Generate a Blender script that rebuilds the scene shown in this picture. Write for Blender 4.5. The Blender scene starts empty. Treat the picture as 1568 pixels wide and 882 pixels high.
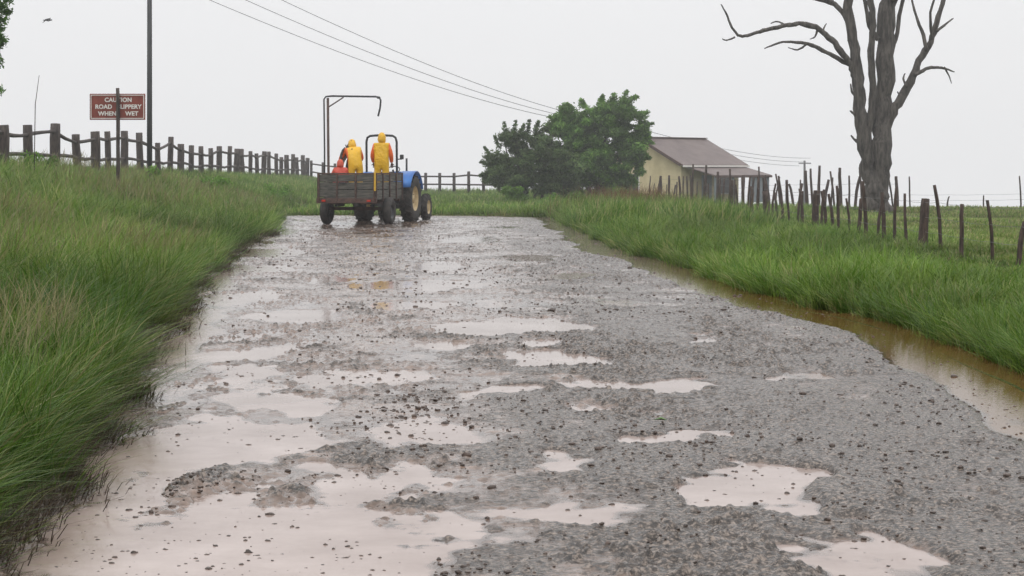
import bpy, math, random
import numpy as np
from mathutils import Vector, Matrix, Euler
rng = np.random.default_rng(7); random.seed(7)
F = 3049.0; H = 1.5
scene = bpy.context.scene
def wx(px, D): return (px - 784.0) / F * D
def wz(py, D): return H + (256.0 - py) / F * D

# ---------------------------------------------------------------- noise
def _h(ix, iy, s):
    n = (ix * 374761393 + iy * 668265263 + s * 974711) & 0xffffffff
    n = ((n ^ (n >> 13)) * 1274126177) & 0xffffffff
    n = n ^ (n >> 16)
    return n / 4294967296.0
def vn(x, y, s=0):
    x = np.asarray(x, float); y = np.asarray(y, float)
    ix = np.floor(x).astype(np.int64); iy = np.floor(y).astype(np.int64)
    fx = x - ix; fy = y - iy
    fx = fx * fx * (3 - 2 * fx); fy = fy * fy * (3 - 2 * fy)
    a = _h(ix, iy, s); b = _h(ix + 1, iy, s); c = _h(ix, iy + 1, s); d = _h(ix + 1, iy + 1, s)
    return (a * (1 - fx) + b * fx) * (1 - fy) + (c * (1 - fx) + d * fx) * fy
def fbm(x, y, s=0, o=4):
    r = 0; a = .5; t = 0
    for i in range(o):
        r = r + a * vn(x * 2 ** i + 17.3 * i, y * 2 ** i - 9.1 * i, s + i); t += a; a *= .5
    return r / t
def sst(x): x = np.clip(x, 0, 1); return x * x * (3 - 2 * x)

# ---------------------------------------------------------------- helpers
def empty(name, loc=(0, 0, 0), rz=0.0):
    e = bpy.data.objects.new(name, None); scene.collection.objects.link(e)
    e.location = loc; e.rotation_euler = (0, 0, rz); e.empty_display_size = .2
    return e
def addmesh(name, verts, faces, mat=None, parent=None, smooth=False, loc=(0, 0, 0), rot=(0, 0, 0)):
    me = bpy.data.meshes.new(name); me.from_pydata([tuple(v) for v in verts], [], [tuple(f) for f in faces])
    me.update()
    o = bpy.data.objects.new(name, me); scene.collection.objects.link(o)
    if mat: me.materials.append(mat)
    if smooth: me.polygons.foreach_set('use_smooth', [True] * len(me.polygons))
    o.location = loc; o.rotation_euler = rot
    if parent: o.parent = parent
    return o
def fastmesh(name, V, sizes, loops, mat, col=None, smooth=False, parent=None):
    me = bpy.data.meshes.new(name)
    me.vertices.add(len(V)); me.vertices.foreach_set('co', np.ascontiguousarray(V, np.float32).ravel())
    me.loops.add(len(loops)); me.loops.foreach_set('vertex_index', np.ascontiguousarray(loops, np.int32))
    me.polygons.add(len(sizes))
    st = np.concatenate([[0], np.cumsum(sizes)[:-1]]).astype(np.int32)
    me.polygons.foreach_set('loop_start', st)
    try: me.polygons.foreach_set('loop_total', np.asarray(sizes, np.int32))
    except Exception: pass
    if smooth: me.polygons.foreach_set('use_smooth', np.ones(len(sizes), bool))
    me.update(calc_edges=True)
    if col is not None:
        a = me.attributes.new('col', 'FLOAT_COLOR', 'POINT')
        c = np.ones((len(V), 4), np.float32); c[:, :3] = col
        a.data.foreach_set('color', c.ravel())
    me.materials.append(mat)
    o = bpy.data.objects.new(name, me); scene.collection.objects.link(o)
    if parent: o.parent = parent
    return o
def gridmesh(name, X, Y, Z, mat, smooth=True):
    r, c = X.shape
    V = np.stack([X, Y, Z], -1).reshape(-1, 3)
    i = np.arange(r * c).reshape(r, c)
    q = np.stack([i[:-1, :-1], i[:-1, 1:], i[1:, 1:], i[1:, :-1]], -1).reshape(-1)
    return fastmesh(name, V, np.full((r - 1) * (c - 1), 4), q, mat, smooth=smooth)
def box(name, size, loc, mat, parent=None, rot=(0, 0, 0), bevel=.008):
    x, y, z = [s / 2 for s in size]
    v = [(-x, -y, -z), (x, -y, -z), (x, y, -z), (-x, y, -z), (-x, -y, z), (x, -y, z), (x, y, z), (-x, y, z)]
    f = [(0, 3, 2, 1), (4, 5, 6, 7), (0, 1, 5, 4), (1, 2, 6, 5), (2, 3, 7, 6), (3, 0, 4, 7)]
    o = addmesh(name, v, f, mat, parent, False, loc, rot)
    if bevel:
        m = o.modifiers.new('b', 'BEVEL'); m.width = min(bevel, min(size) * .3); m.segments = 2
    return o
def tubegeo(pts, rad, n=8, jit=0.0, sub=0):
    pts = [Vector(p) for p in pts]; rad = list(rad)
    for _ in range(sub):
        np_, nr = [], []
        for i in range(len(pts) - 1):
            p0 = pts[max(i - 1, 0)]; p1 = pts[i]; p2 = pts[i + 1]; p3 = pts[min(i + 2, len(pts) - 1)]
            np_.append(p1); nr.append(rad[i])
            m = (p1 * 9 + p2 * 9 - p0 - p3) / 16
            if jit: m = m + Vector([random.uniform(-1, 1) * jit * (rad[i] + rad[i + 1]) * .5 for _ in range(3)])
            np_.append(m); nr.append((rad[i] + rad[i + 1]) / 2 * (1 + random.uniform(-1, 1) * jit * .3))
        np_.append(pts[-1]); nr.append(rad[-1]); pts, rad = np_, nr
    V, Fc = [], []
    up = Vector((0.13, 0.9, 0.1)).normalized()
    for i, p in enumerate(pts):
        d = (pts[min(i + 1, len(pts) - 1)] - pts[max(i - 1, 0)]).normalized()
        a = d.cross(up)
        if a.length < .05: a = d.cross(Vector((1, 0, 0.2)))
        a.normalize(); b = d.cross(a)
        for k in range(n):
            t = 2 * math.pi * k / n
            rr = rad[i] * (1 + (random.uniform(-1, 1) * jit * .35 if jit else 0))
            V.append(p + (a * math.cos(t) + b * math.sin(t)) * rr)
    for i in range(len(pts) - 1):
        for k in range(n):
            Fc.append((i * n + k, i * n + (k + 1) % n, (i + 1) * n + (k + 1) % n, (i + 1) * n + k))
    Fc.append(tuple(range(n - 1, -1, -1))); Fc.append(tuple(range((len(pts) - 1) * n, len(pts) * n)))
    return V, Fc
def tube(name, pts, rad, mat, parent=None, n=8, jit=0.0, sub=0, smooth=True):
    if not hasattr(rad, '__len__'): rad = [rad] * len(pts)
    V, Fc = tubegeo(pts, rad, n, jit, sub)
    return addmesh(name, V, Fc, mat, parent, smooth)
def joined(name, parts, mat, parent=None, smooth=True):
    V, Fc = [], []
    for v, f in parts:
        o = len(V); V += list(v); Fc += [tuple(i + o for i in q) for q in f]
    return addmesh(name, V, Fc, mat, parent, smooth)
def lathe(name, prof, mat, parent, loc, n=40, axis='X', smooth=True):
    V, Fc = [], []
    for (x, r) in prof:
        for k in range(n):
            t = 2 * math.pi * k / n
            V.append((x, r * math.cos(t), r * math.sin(t)))
    m = len(prof)
    for i in range(m - 1):
        for k in range(n):
            Fc.append((i * n + k, (i + 1) * n + k, (i + 1) * n + (k + 1) % n, i * n + (k + 1) % n))
    return addmesh(name, V, Fc, mat, parent, smooth, loc)

# ---------------------------------------------------------------- materials
def newmat(name):
    m = bpy.data.materials.new(name); m.use_nodes = True
    nt = m.node_tree; b = nt.nodes['Principled BSDF']
    return m, nt, b
def N(nt, t, **kw):
    n = nt.nodes.new(t)
    for k, v in kw.items(): setattr(n, k, v)
    return n
def coords(nt, kind='Object', scale=(1, 1, 1)):
    tc = N(nt, 'ShaderNodeTexCoord'); mp = N(nt, 'ShaderNodeMapping')
    mp.inputs['Scale'].default_value = scale
    nt.links.new(tc.outputs[kind], mp.inputs[0]); return mp.outputs[0]
def noise(nt, vec, scale, detail=5, rough=.6):
    n = N(nt, 'ShaderNodeTexNoise'); n.inputs['Scale'].default_value = scale
    n.inputs['Detail'].default_value = detail; n.inputs['Roughness'].default_value = rough
    nt.links.new(vec, n.inputs['Vector']); return n.outputs['Fac']
def ramp(nt, fac, stops):
    r = N(nt, 'ShaderNodeValToRGB'); e = r.color_ramp.elements
    while len(e) < len(stops): e.new(.5)
    for i, (p, c) in enumerate(stops):
        e[i].position = p; e[i].color = (*c, 1) if len(c) == 3 else c
    nt.links.new(fac, r.inputs[0]); return r.outputs[0]
def bump(nt, b, h, strength=.5, dist=.02):
    bp = N(nt, 'ShaderNodeBump'); bp.inputs['Strength'].default_value = strength
    bp.inputs['Distance'].default_value = dist
    nt.links.new(h, bp.inputs['Height']); nt.links.new(bp.outputs[0], b.inputs['Normal']); return bp
def simple(name, c1, c2, scale=8, rough=.6, bmp=.3, dist=.01, metal=0, stretch=(1, 1, 1), p=(.35, .65), spec=.5, kind='Object'):
    m, nt, b = newmat(name); v = coords(nt, kind, stretch)
    f = noise(nt, v, scale); nt.links.new(ramp(nt, f, [(p[0], c1), (p[1], c2)]), b.inputs['Base Color'])
    b.inputs['Roughness'].default_value = rough; b.inputs['Metallic'].default_value = metal
    b.inputs['Specular IOR Level'].default_value = spec
    if bmp: bump(nt, b, noise(nt, v, scale * 3), bmp, dist)
    return m
M_bark = simple('dead_bark', (.03, .026, .023), (.13, .115, .1), 4, .85, .9, .05, stretch=(3, 3, .6))
M_twig = simple('twig_bark', (.03, .025, .02), (.08, .065, .05), 8, .85, .5)
M_wood = simple('weathered_wood', (.018, .013, .011), (.085, .065, .055), 5, .7, .8, .02, stretch=(4, 4, .7))
M_stake = simple('stake_wood', (.02, .013, .01), (.085, .055, .042), 6, .75, .8, .02, stretch=(4, 4, .7))
M_pole = simple('pole_wood', (.03, .033, .035), (.07, .07, .07), 5, .7, .4, stretch=(4, 4, .4))
M_rust = simple('rusty_steel', (.035, .02, .016), (.11, .06, .045), 12, .7, .3)
M_dark = simple('dark_steel', (.012, .012, .014), (.03, .03, .033), 14, .5, .1)
M_rubber = simple('rubber', (.012, .012, .012), (.05, .042, .036), 9, .75, .4)
M_rim = simple('cream_rim', (.42, .3, .14), (.6, .47, .27), 7, .5, .1)
M_blue = simple('blue_paint', (.02, .11, .38), (.03, .17, .5), 5, .3, .05)
M_engine = simple('engine_iron', (.02, .02, .022), (.06, .06, .065), 12, .6, .3)
M_plank = simple('trailer_plank', (.02, .022, .02), (.125, .115, .095), 5, .65, .6, .01, stretch=(.6, .6, 6))
M_wire = simple('wire', (.08, .08, .08), (.13, .13, .13), 10, .5, 0)
M_cable = simple('cable', (.2, .2, .21), (.26, .26, .27), 10, .6, 0)
M_yel = simple('yellow_marker', (.5, .3, .02), (.7, .42, .03), 10, .5, .1)
M_signred = simple('sign_red', (.16, .03, .018), (.24, .05, .03), 5, .5, .1)
M_white = simple('white_paint', (.62, .58, .54), (.8, .78, .75), 30, .6, 0)
M_wall = simple('cream_wall', (.52, .44, .25), (.66, .57, .35), 1.5, .85, .2)
M_glass = simple('dark_glass', (.02, .025, .03), (.05, .06, .07), 2, .1, 0)
M_door = simple('door_blue_grey', (.14, .17, .19), (.22, .25, .27), 3, .6, .1)
M_skin = simple('skin', (.09, .045, .028), (.12, .06, .04), 20, .5, .1)
M_hair = simple('hair', (.01, .008, .007), (.02, .016, .014), 40, .7, .3)
M_eye = simple('eye_white', (.6, .6, .58), (.7, .7, .68), 5, .3, 0)
M_lens = simple('lamp_red', (.4, .02, .01), (.5, .04, .02), 5, .2, 0)

M_roof, nt, b = newmat('corrugated_roof')
v = coords(nt, 'Object'); w = N(nt, 'ShaderNodeTexWave'); w.inputs['Scale'].default_value = 2.2
nt.links.new(v, w.inputs['Vector'])
nt.links.new(ramp(nt, noise(nt, v, 1.2), [(.3, (.085, .055, .05)), (.7, (.16, .115, .105))]), b.inputs['Base Color'])
b.inputs['Roughness'].default_value = .45; bump(nt, b, w.outputs['Fac'], .8, .03)

def foliage(name, trans=.35, rough=.45, spec=.35):
    m, nt, b = newmat(name)
    a = N(nt, 'ShaderNodeAttribute'); a.attribute_name = 'col'
    nt.links.new(a.outputs['Color'], b.inputs['Base Color'])
    b.inputs['Roughness'].default_value = rough; b.inputs['Specular IOR Level'].default_value = spec
    t = N(nt, 'ShaderNodeBsdfTranslucent'); hs = N(nt, 'ShaderNodeHueSaturation')
    hs.inputs['Saturation'].default_value = 1.1; hs.inputs['Value'].default_value = 1.3
    nt.links.new(a.outputs['Color'], hs.inputs['Color']); nt.links.new(hs.outputs[0], t.inputs['Color'])
    mx = N(nt, 'ShaderNodeMixShader'); mx.inputs[0].default_value = trans
    nt.links.new(b.outputs[0], mx.inputs[1]); nt.links.new(t.outputs[0], mx.inputs[2])
    nt.links.new(mx.outputs[0], nt.nodes['Material Output'].inputs[0]); return m
M_grass = foliage('grass_blade'); M_leaf = foliage('leaf', .35, .5, .25)

M_ground, nt, b = newmat('ground_soil_grass')
v = coords(nt, 'Object')
c1 = ramp(nt, noise(nt, v, .35, 6), [(.35, (.045, .075, .016)), (.5, (.075, .1, .024)), (.68, (.13, .13, .05))])
c2 = ramp(nt, noise(nt, v, 14, 4), [(.3, (.3, .28, .25)), (.7, (1.1, 1.1, 1.1))])
mx = N(nt, 'ShaderNodeMix', data_type='RGBA', blend_type='MULTIPLY'); mx.inputs[0].default_value = 1
nt.links.new(c1, mx.inputs[6]); nt.links.new(c2, mx.inputs[7]); nt.links.new(mx.outputs[2], b.inputs['Base Color'])
b.inputs['Roughness'].default_value = .95; b.inputs['Specular IOR Level'].default_value = .1
bump(nt, b, noise(nt, v, 9, 6), 1, .08)

# road: wet broken asphalt with a film of muddy water in the smoother parts
M_road, nt, b = newmat('wet_asphalt')
v = coords(nt, 'Object')
grit = ramp(nt, noise(nt, v, 44, 3, .7), [(.36, (.014, .0105, .0085)), (.5, (.065, .051, .042)), (.64, (.26, .21, .175))])
mud = ramp(nt, noise(nt, v, 14, 6, .7), [(.3, (.065, .04, .028)), (.7, (.28, .2, .16))])
fl = noise(nt, v, 1.1, 9, .78)
at = N(nt, 'ShaderNodeAttribute'); at.attribute_name = 'col'
sx = N(nt, 'ShaderNodeSeparateColor'); nt.links.new(at.outputs['Color'], sx.inputs[0])
ad0 = N(nt, 'ShaderNodeMath', operation='ADD'); nt.links.new(fl, ad0.inputs[0]); nt.links.new(sx.outputs[0], ad0.inputs[1])
film = ramp(nt, ad0.outputs[0], [(.5, (0, 0, 0)), (.58, (1, 1, 1))])
mx = N(nt, 'ShaderNodeMix', data_type='RGBA'); nt.links.new(film, mx.inputs[0])
nt.links.new(grit, mx.inputs[6]); nt.links.new(mud, mx.inputs[7])
rim = N(nt, 'ShaderNodeMix', data_type='RGBA'); nt.links.new(sx.outputs[1], rim.inputs[0]); nt.links.new(mx.outputs[2], rim.inputs[6]); rim.inputs[7].default_value = (.05, .031, .022, 1)
nt.links.new(rim.outputs[2], b.inputs['Base Color'])
ro = N(nt, 'ShaderNodeMapRange'); nt.links.new(film, ro.inputs[0]); ro.inputs[3].default_value = .2; ro.inputs[4].default_value = .07
nt.links.new(ro.outputs[0], b.inputs['Roughness'])
vo = N(nt, 'ShaderNodeTexVoronoi'); vo.inputs['Scale'].default_value = 34; nt.links.new(v, vo.inputs['Vector'])
ad = N(nt, 'ShaderNodeMath', operation='ADD'); nt.links.new(vo.outputs['Distance'], ad.inputs[0])
nt.links.new(noise(nt, v, 30, 5, .75), ad.inputs[1]); bp = bump(nt, b, ad.outputs[0], .5, .016)
rs = N(nt, 'ShaderNodeMapRange'); nt.links.new(film, rs.inputs[0]); rs.inputs[3].default_value = .8; rs.inputs[4].default_value = .12
nt.links.new(rs.outputs[0], bp.inputs['Strength'])

# water: muddy body that thins out to clear at the shore, mirror surface by Fresnel
M_water, nt, b = newmat('muddy_water'); nt.nodes.remove(b)
v = coords(nt, 'Object')
sx = N(nt, 'ShaderNodeSeparateXYZ'); nt.links.new(v, sx.inputs[0])
mr = N(nt, 'ShaderNodeMapRange'); mr.inputs[1].default_value = 1.7; mr.inputs[2].default_value = 2.7
nt.links.new(sx.outputs[0], mr.inputs[0])
base = ramp(nt, noise(nt, v, 1.3, 6), [(.3, (.28, .21, .18)), (.7, (.47, .385, .35))])
mx = N(nt, 'ShaderNodeMix', data_type='RGBA'); nt.links.new(mr.outputs[0], mx.inputs[0])
nt.links.new(base, mx.inputs[6]); mx.inputs[7].default_value = (.15, .08, .03, 1)
df = N(nt, 'ShaderNodeBsdfDiffuse'); nt.links.new(mx.outputs[2], df.inputs['Color'])
tp = N(nt, 'ShaderNodeBsdfTransparent'); at = N(nt, 'ShaderNodeAttribute'); at.attribute_name = 'col'
sc_ = N(nt, 'ShaderNodeSeparateColor'); nt.links.new(at.outputs['Color'], sc_.inputs[0])
m1 = N(nt, 'ShaderNodeMixShader'); nt.links.new(sc_.outputs[0], m1.inputs[0]); nt.links.new(tp.outputs[0], m1.inputs[1]); nt.links.new(df.outputs[0], m1.inputs[2])
gl = N(nt, 'ShaderNodeBsdfGlossy'); gl.inputs['Roughness'].default_value = .03
bpw = N(nt, 'ShaderNodeBump'); bpw.inputs['Strength'].default_value = .16; bpw.inputs['Distance'].default_value = .006
nt.links.new(noise(nt, v, 22, 2), bpw.inputs['Height']); nt.links.new(bpw.outputs[0], gl.inputs['Normal'])
fr = N(nt, 'ShaderNodeFresnel'); fr.inputs['IOR'].default_value = 1.5
m2 = N(nt, 'ShaderNodeMixShader'); nt.links.new(fr.outputs[0], m2.inputs[0]); nt.links.new(m1.outputs[0], m2.inputs[1]); nt.links.new(gl.outputs[0], m2.inputs[2])
nt.links.new(m2.outputs[0], nt.nodes['Material Output'].inputs[0])
M_mud = simple('wet_mud', (.025, .016, .012), (.1, .066, .05), 30, .35, .6, .01)

# ---------------------------------------------------------------- terrain
LDk = [-40, 6, 7.7, 11.6, 20.4, 27.9, 37, 51, 57, 60, 62, 70, 2000]
LXk = [-2.1, -2.12, -2.2, -2.55, -3.65, -4.45, -5.2, -5.95, -6.5, -7.6, -8, -8, -8]
RDk = [-40, 12.9, 18, 24.9, 36.9, 51, 57, 59.5, 61, 62, 2000]
RXk = [3.3, 3.3, 3.34, 2.6, 1.7, 1.2, 1.3, .8, -2, -7.8, -7.8]
def Le(D): return np.interp(D, LDk, LXk) + (vn(np.asarray(D) * 1.1, 0 * np.asarray(D), 3) - .5) * .26
def Re(D): return np.interp(D, RDk, RXk) + (vn(np.asarray(D) * .8, 0 * np.asarray(D), 5) - .5) * .3
def gz(X, D):
    X = np.asarray(X, float); D = np.asarray(D, float)
    l, r = Le(D), Re(D)
    Hc = np.interp(D, [-40, 6, 12, 30, 52, 80, 122, 200], [.7, .75, .9, 1.2, 1.4, 1.1, .8, .3])
    s = np.clip((l - X) / (l + 12.7), 0, 1)
    z = np.where(X < l, Hc * s ** .85 + .02, 0)
    z = z - np.where(X < -13.3, .1 * (np.clip(-13.3 - X, 0, 200)), 0)
    dr = X - r
    z = z + np.where((dr > 0) & (X >= l), -.05 + .15 * sst(dr / .95), 0) * np.where(D < 61, 1, .5)
    inside = (X > l + .08) & (X < r - .08) & (D < 61.5)
    z = np.where(inside, -.14, z)
    t = np.clip(D - 68, 0, None); wR = sst((X - 6) / 4)
    drop1 = .03 * (np.sqrt(t * t + 64) - 8)
    t2 = np.clip(D - 118, 0, None); drop2 = .03 * (np.sqrt(t2 * t2 + 64) - 8)
    z = z - (drop1 * wR + drop2 * (1 - wR))
    z = z + np.where(inside, 0, (fbm(X * .25, D * .18, 11) - .5) * .22 * sst((np.abs(X) - 2) / 6))
    return z
Drows = np.concatenate([np.linspace(-40, 4, 12), np.arange(5, 70, .3), np.arange(70, 160, 2), np.geomspace(162, 2500, 24)])
offs = np.concatenate([[0, .15, .3, .5, .75, 1.1], np.arange(1.5, 16, .5), np.geomspace(17, 2200, 24)])
lcol = Le(Drows)[:, None] - offs[None, ::-1]
rcol = Re(Drows)[:, None] + offs[None, :]
mid = Le(Drows)[:, None] + .1 + (np.maximum(Re(Drows) - Le(Drows) - .2, .02))[:, None] * np.array([0, .33, .66, 1])[None, :]
GX = np.concatenate([lcol, mid, rcol], 1); GY = np.repeat(Drows[:, None], GX.shape[1], 1)
gridmesh('ground', GX, GY, gz(GX, GY), M_ground)

pud = [(-1.6, 10.8, .66, 1.25, 1.1), (-.98, 7.75, .9, 1.3, 1.2), (-1.74, 9.3, .24, 1.0, .9), (1.12, 9.4, .33, .85, 1.1), (1.32, 7.6, .42, .75, 1.1),
       (.9, 13.7, .6, .42, 1.1), (.02, 13.25, .42, .36, 1.1), (.41, 15.5, .5, .7, 1), (.05, 18.8, .75, .9, 1.1), (.3, 17, .3, .45, .9),
       (-1.2, 25.3, 1.0, 1.1, 1.1), (-1.2, 30, .35, 1.6, 1), (-3.75, 29.2, .65, 1.4, 1.1), (-4.15, 35, .55, 2.2, 1), (-1.46, 12.7, .4, .5, .9),
       (.87, 11, .26, .36, .8), (-3.1, 23, .4, 1.7, .9), (-2.1, 16, .4, .8, .6), (-.9, 14.4, .4, .5, .6), (-2.3, 20, .45, 1, .6),
       (.3, 33, .6, 1.6, .5), (-.9, 41, .9, 2.4, .4), (-1.1, 21.6, .5, .8, .55), (1.2, 22, .4, .7, .4), (.9, 27.5, .4, 1, .5), (-2.4, 26.5, .35, 1, .5),
       (.2, 10.2, .22, .3, .4), (-.75, 9.4, .45, .5, .6), (-.4, 11.2, .45, .6, .5), (-1.2, 13.8, .4, .4, .5), (.6, 12.2, .22, .25, .4), (2.0, 14.5, .25, .3, .4), (-.5, 16.8, .3, .35, .5), (1.6, 17.3, .3, .4, .4), (-2.0, 14.2, .3, .6, .5), (.1, 8.6, .3, .4, .4)]
def wetmask(X, D):
    w = sst((1.1 - X) / 1.8) * .75 + .4 * sst((D - 12) / 10)
    return np.clip(w, 0, 1)
def road_z(X, D):
    l, r = Le(D), Re(D)
    wxp = X + (fbm(X * 2.2, D * 1.2, 31, 4) - .5) * .7 + (vn(X * 11, D * 7, 33) - .5) * .13; wyp = D + (fbm(X * 2.2, D * 1.0, 41, 4) - .5) * 1.4 + (vn(X * 9, D * 6, 34) - .5) * .32
    P = np.full(X.shape, -3.0)
    for cx, cd, hw, hd, s in pud:
        P = np.maximum(P, (1 - ((wxp - cx) / hw) ** 2 - ((wyp - cd) / hd) ** 2) * s)
    dR = r - X
    ditch = 1.2 - ((dR + .08) / (.38 + .26 * vn(D * .45, D * 0, 8))) ** 2
    P = np.maximum(P, np.where((D > 10) & (D < 36), ditch, ditch * .4))
    dLf = X - l
    P = np.maximum(P, (1 - ((dLf - .45) / .22) ** 2) * .4 * sst((vn(D * .4, D * 0, 77) - .45) * 4))
    dep = sst((P + .25) / .85)
    low = fbm(X * .9, D * .45, 51, 3) - .5
    W = wetmask(X, D)
    base = .026 - .018 * W * (1 - .4 * sst((D - 22) / 20)) + .034 * low + .03 * (fbm(X * 4, D * 2.2, 55, 3) - .5)
    gm = .4 + 1.0 * sst((fbm(X * 1.5, D * .8, 61, 3) - .3) * 2.5)
    g1 = vn(X * 20, D * 20, 71); g2 = vn(X * 38, D * 36, 72)
    gr = .012 * (g1 - .5) + .016 * (g2 - .5) + .035 * np.clip(g2 * g1 - .42, 0, 1)
    clod = .03 * np.clip(vn(X * 12, D * 12, 73) - .8, 0, 1) * 2
    z = base - .045 * dep + (gr + clod) * gm * (1 - .78 * dep)
    mound = np.exp(-(((X + 1.5) / .12) ** 2 + ((D - 9.35) / .28) ** 2)); z = z + mound * (.04 + .03 * (vn(X * 30, D * 30, 5) - .5))
    z = z + (.03 + .04 * vn(X * 9, D * 5, 19)) * np.exp(-((X - l - .04) / (.12 + .1 * vn(D * 1.5, D * 0, 20))) ** 2)
    z = z - .05 * sst(-dR / .2)
    return np.clip(z, -.09, .1)
d = 5.2; L_ = []
while d < 61.2: L_.append(d); d += max(.012, d * .0018)
RD = np.concatenate([np.linspace(-20, 5, 20), np.array(L_)])
NC = 540
u = np.linspace(0, 1, NC)
l = Le(RD) - .15; r = Re(RD) + .4
RX = l[:, None] + (r - l)[:, None] * u[None, :]; RY = np.repeat(RD[:, None], NC, 1)
rz_ = road_z(RX, RY)
ro_ = gridmesh('road', RX, RY, rz_, M_road)
a = ro_.data.attributes.new('col', 'FLOAT_COLOR', 'POINT')
edge = np.exp(-((RX - Le(RY) - .05) / .22) ** 2)
cc = np.zeros((RX.size, 4), np.float32); cc[:, 0] = (-.08 + .15 * wetmask(RX, RY) + .08 * np.clip((.014 - rz_) / .014, -1, 1)).ravel()
cc[:, 1] = np.clip(.4 * np.exp(-((rz_ - .004) / .005) ** 2) + .8 * edge, 0, 1).ravel(); cc[:, 3] = 1
a.data.foreach_set('color', cc.ravel())
# puddle water: level sheet, only where the road lies below the water level
rr_, c_ = RX.shape
idx = np.arange(rr_ * c_).reshape(rr_, c_)
mn = np.minimum(np.minimum(rz_[:-1, :-1], rz_[:-1, 1:]), np.minimum(rz_[1:, 1:], rz_[1:, :-1]))
q4 = np.stack([idx[:-1, :-1], idx[:-1, 1:], idx[1:, 1:], idx[1:, :-1]], -1)[mn < .001]
used, inv = np.unique(q4.ravel(), return_inverse=True)
VW = np.stack([RX.ravel()[used], RY.ravel()[used], np.zeros(len(used))], -1)
dpt = np.clip(-rz_.ravel()[used] / .012, 0, 1)
fastmesh('puddle_water', VW, np.full(len(q4), 4), inv.ravel(), M_water, np.repeat((.15 + .85 * dpt)[:, None], 3, 1))

# mud clods
import bmesh
bm = bmesh.new(); bmesh.ops.create_icosphere(bm, subdivisions=2, radius=1)
IV = np.array([v.co[:] for v in bm.verts]); IF = np.array([[v.index for v in f.verts] for f in bm.faces]); bm.free()
n = 17000
D = np.exp(rng.uniform(math.log(6.5), math.log(45), n)); X = Le(D) + (Re(D) - Le(D)) * rng.random(n)
keep = (fbm(X * 1.3, D * .7, 91, 3) + rng.random(n) * .35) > .67
D = D[keep]; X = X[keep]
k = 240; n0 = len(D)
D = np.concatenate([D, rng.normal(12.2, .8, k), rng.normal(9.35, .2, 150), rng.normal(9.5, .6, 120)]); X = np.concatenate([X, rng.normal(-.62, .17, k), rng.normal(-1.5, .08, 150), rng.normal(-.75, .35, 120)])
n = len(D); s = np.clip(rng.lognormal(-5.15, .45, n), .003, .022) * np.where(D > 20, 1.4, 1)
s[n0:n0 + k] *= 1.45
z = np.maximum(road_z(X, D), -.003)
ang = rng.random(n) * 6.28; R3 = rng.uniform(.6, 1.3, (n, 3)); R3[:, 2] *= .6
base = IV[None] * R3[:, None, :] * (1 + rng.uniform(-.25, .25, (n, len(IV), 1)))
bx = base[..., 0] * np.cos(ang)[:, None] - base[..., 1] * np.sin(ang)[:, None]
by = base[..., 0] * np.sin(ang)[:, None] + base[..., 1] * np.cos(ang)[:, None]
V = np.stack([bx, by, base[..., 2]], -1) * s[:, None, None] + np.stack([X, D, z + s * .15], -1)[:, None, :]
lo = (IF[None] + (np.arange(n) * len(IV))[:, None, None]).reshape(-1)
fastmesh('mud_clods', V.reshape(-1, 3), np.full(n * len(IF), 3), lo, M_mud)

# ---------------------------------------------------------------- grass
def blades(name, X, D, h, w, lean, col, prof=(1, .9, .55), z0=None, tipcol=None, mat=None):
    n = len(X); z = gz(X, D) - .02 if z0 is None else z0
    P = np.stack([X, D, z], -1); a = rng.random(n) * 6.283
    side = np.stack([np.cos(a), np.sin(a), 0 * a], -1) * (w / 2)[:, None]
    ml = np.hypot(lean[:, 0], lean[:, 1])
    def pos(t):
        q = P.copy(); q[:, 0] += lean[:, 0] * h * t * t; q[:, 1] += lean[:, 1] * h * t * t
        q[:, 2] += h * t * (1 - .42 * np.clip(ml, 0, 1.6) * t); return q
    p0, p1, p2, p3 = pos(0), pos(.4), pos(.75), pos(1)
    V = np.stack([p0 - side * prof[0], p0 + side * prof[0], p1 - side * prof[1], p1 + side * prof[1], p2 - side * prof[2], p2 + side * prof[2], p3], 1)
    lp = np.array([0, 1, 3, 2, 2, 3, 5, 4, 4, 5, 6])
    lo = (lp[None] + (np.arange(n) * 7)[:, None]).reshape(-1); sz = np.tile([4, 4, 3], n)
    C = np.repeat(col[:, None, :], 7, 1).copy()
    C[:, :2] *= np.array([.5, .42, .5]); C[:, 2:4] *= .88; C[:, 4:6] *= 1.12; C[:, 6] *= 1.35  # browner sheath plus shade between blades painted into the colour; tips lightened for contrast
    if tipcol is not None:
        C[:, 4:] = tipcol[:, None, :]
    return fastmesh(name, V.reshape(-1, 3), sz, lo, mat or M_grass, C.reshape(-1, 3))
PAL = np.array([(.04, .096, .013), (.068, .14, .021), (.11, .187, .034), (.16, .23, .054), (.21, .255, .085), (.33, .29, .15)])
def colr(n, p, X=None, D=None, tid=None):
    i = rng.choice(len(PAL), n, p=np.array(p) / np.sum(p))
    c = PAL[i] * rng.uniform(.7, 1.3, (n, 1))
    if tid is not None:
        m = tid.max() + 1; tc = PAL[rng.choice(len(PAL), m, p=np.array(p) / np.sum(p))] * rng.uniform(.5, 1.4, (m, 1)); c = c * .4 + tc[tid] * .6
    if X is not None:
        f = fbm(X * .5, D * .3, 121, 3); c = c * (.5 + 1.0 * f)[:, None]
    return c
pick = colr
def leanf(X, D, amt, bx=0, by=0):
    n = len(X); a = rng.random(n) * 6.283; m = rng.random(n) ** .7 * amt
    g = (vn(X * 1.1, D * .9, 131) - .5) * 6.28
    return np.stack([np.cos(a) * m + bx + .3 * np.cos(g), np.sin(a) * m + by + .3 * np.sin(g)], -1)
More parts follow.
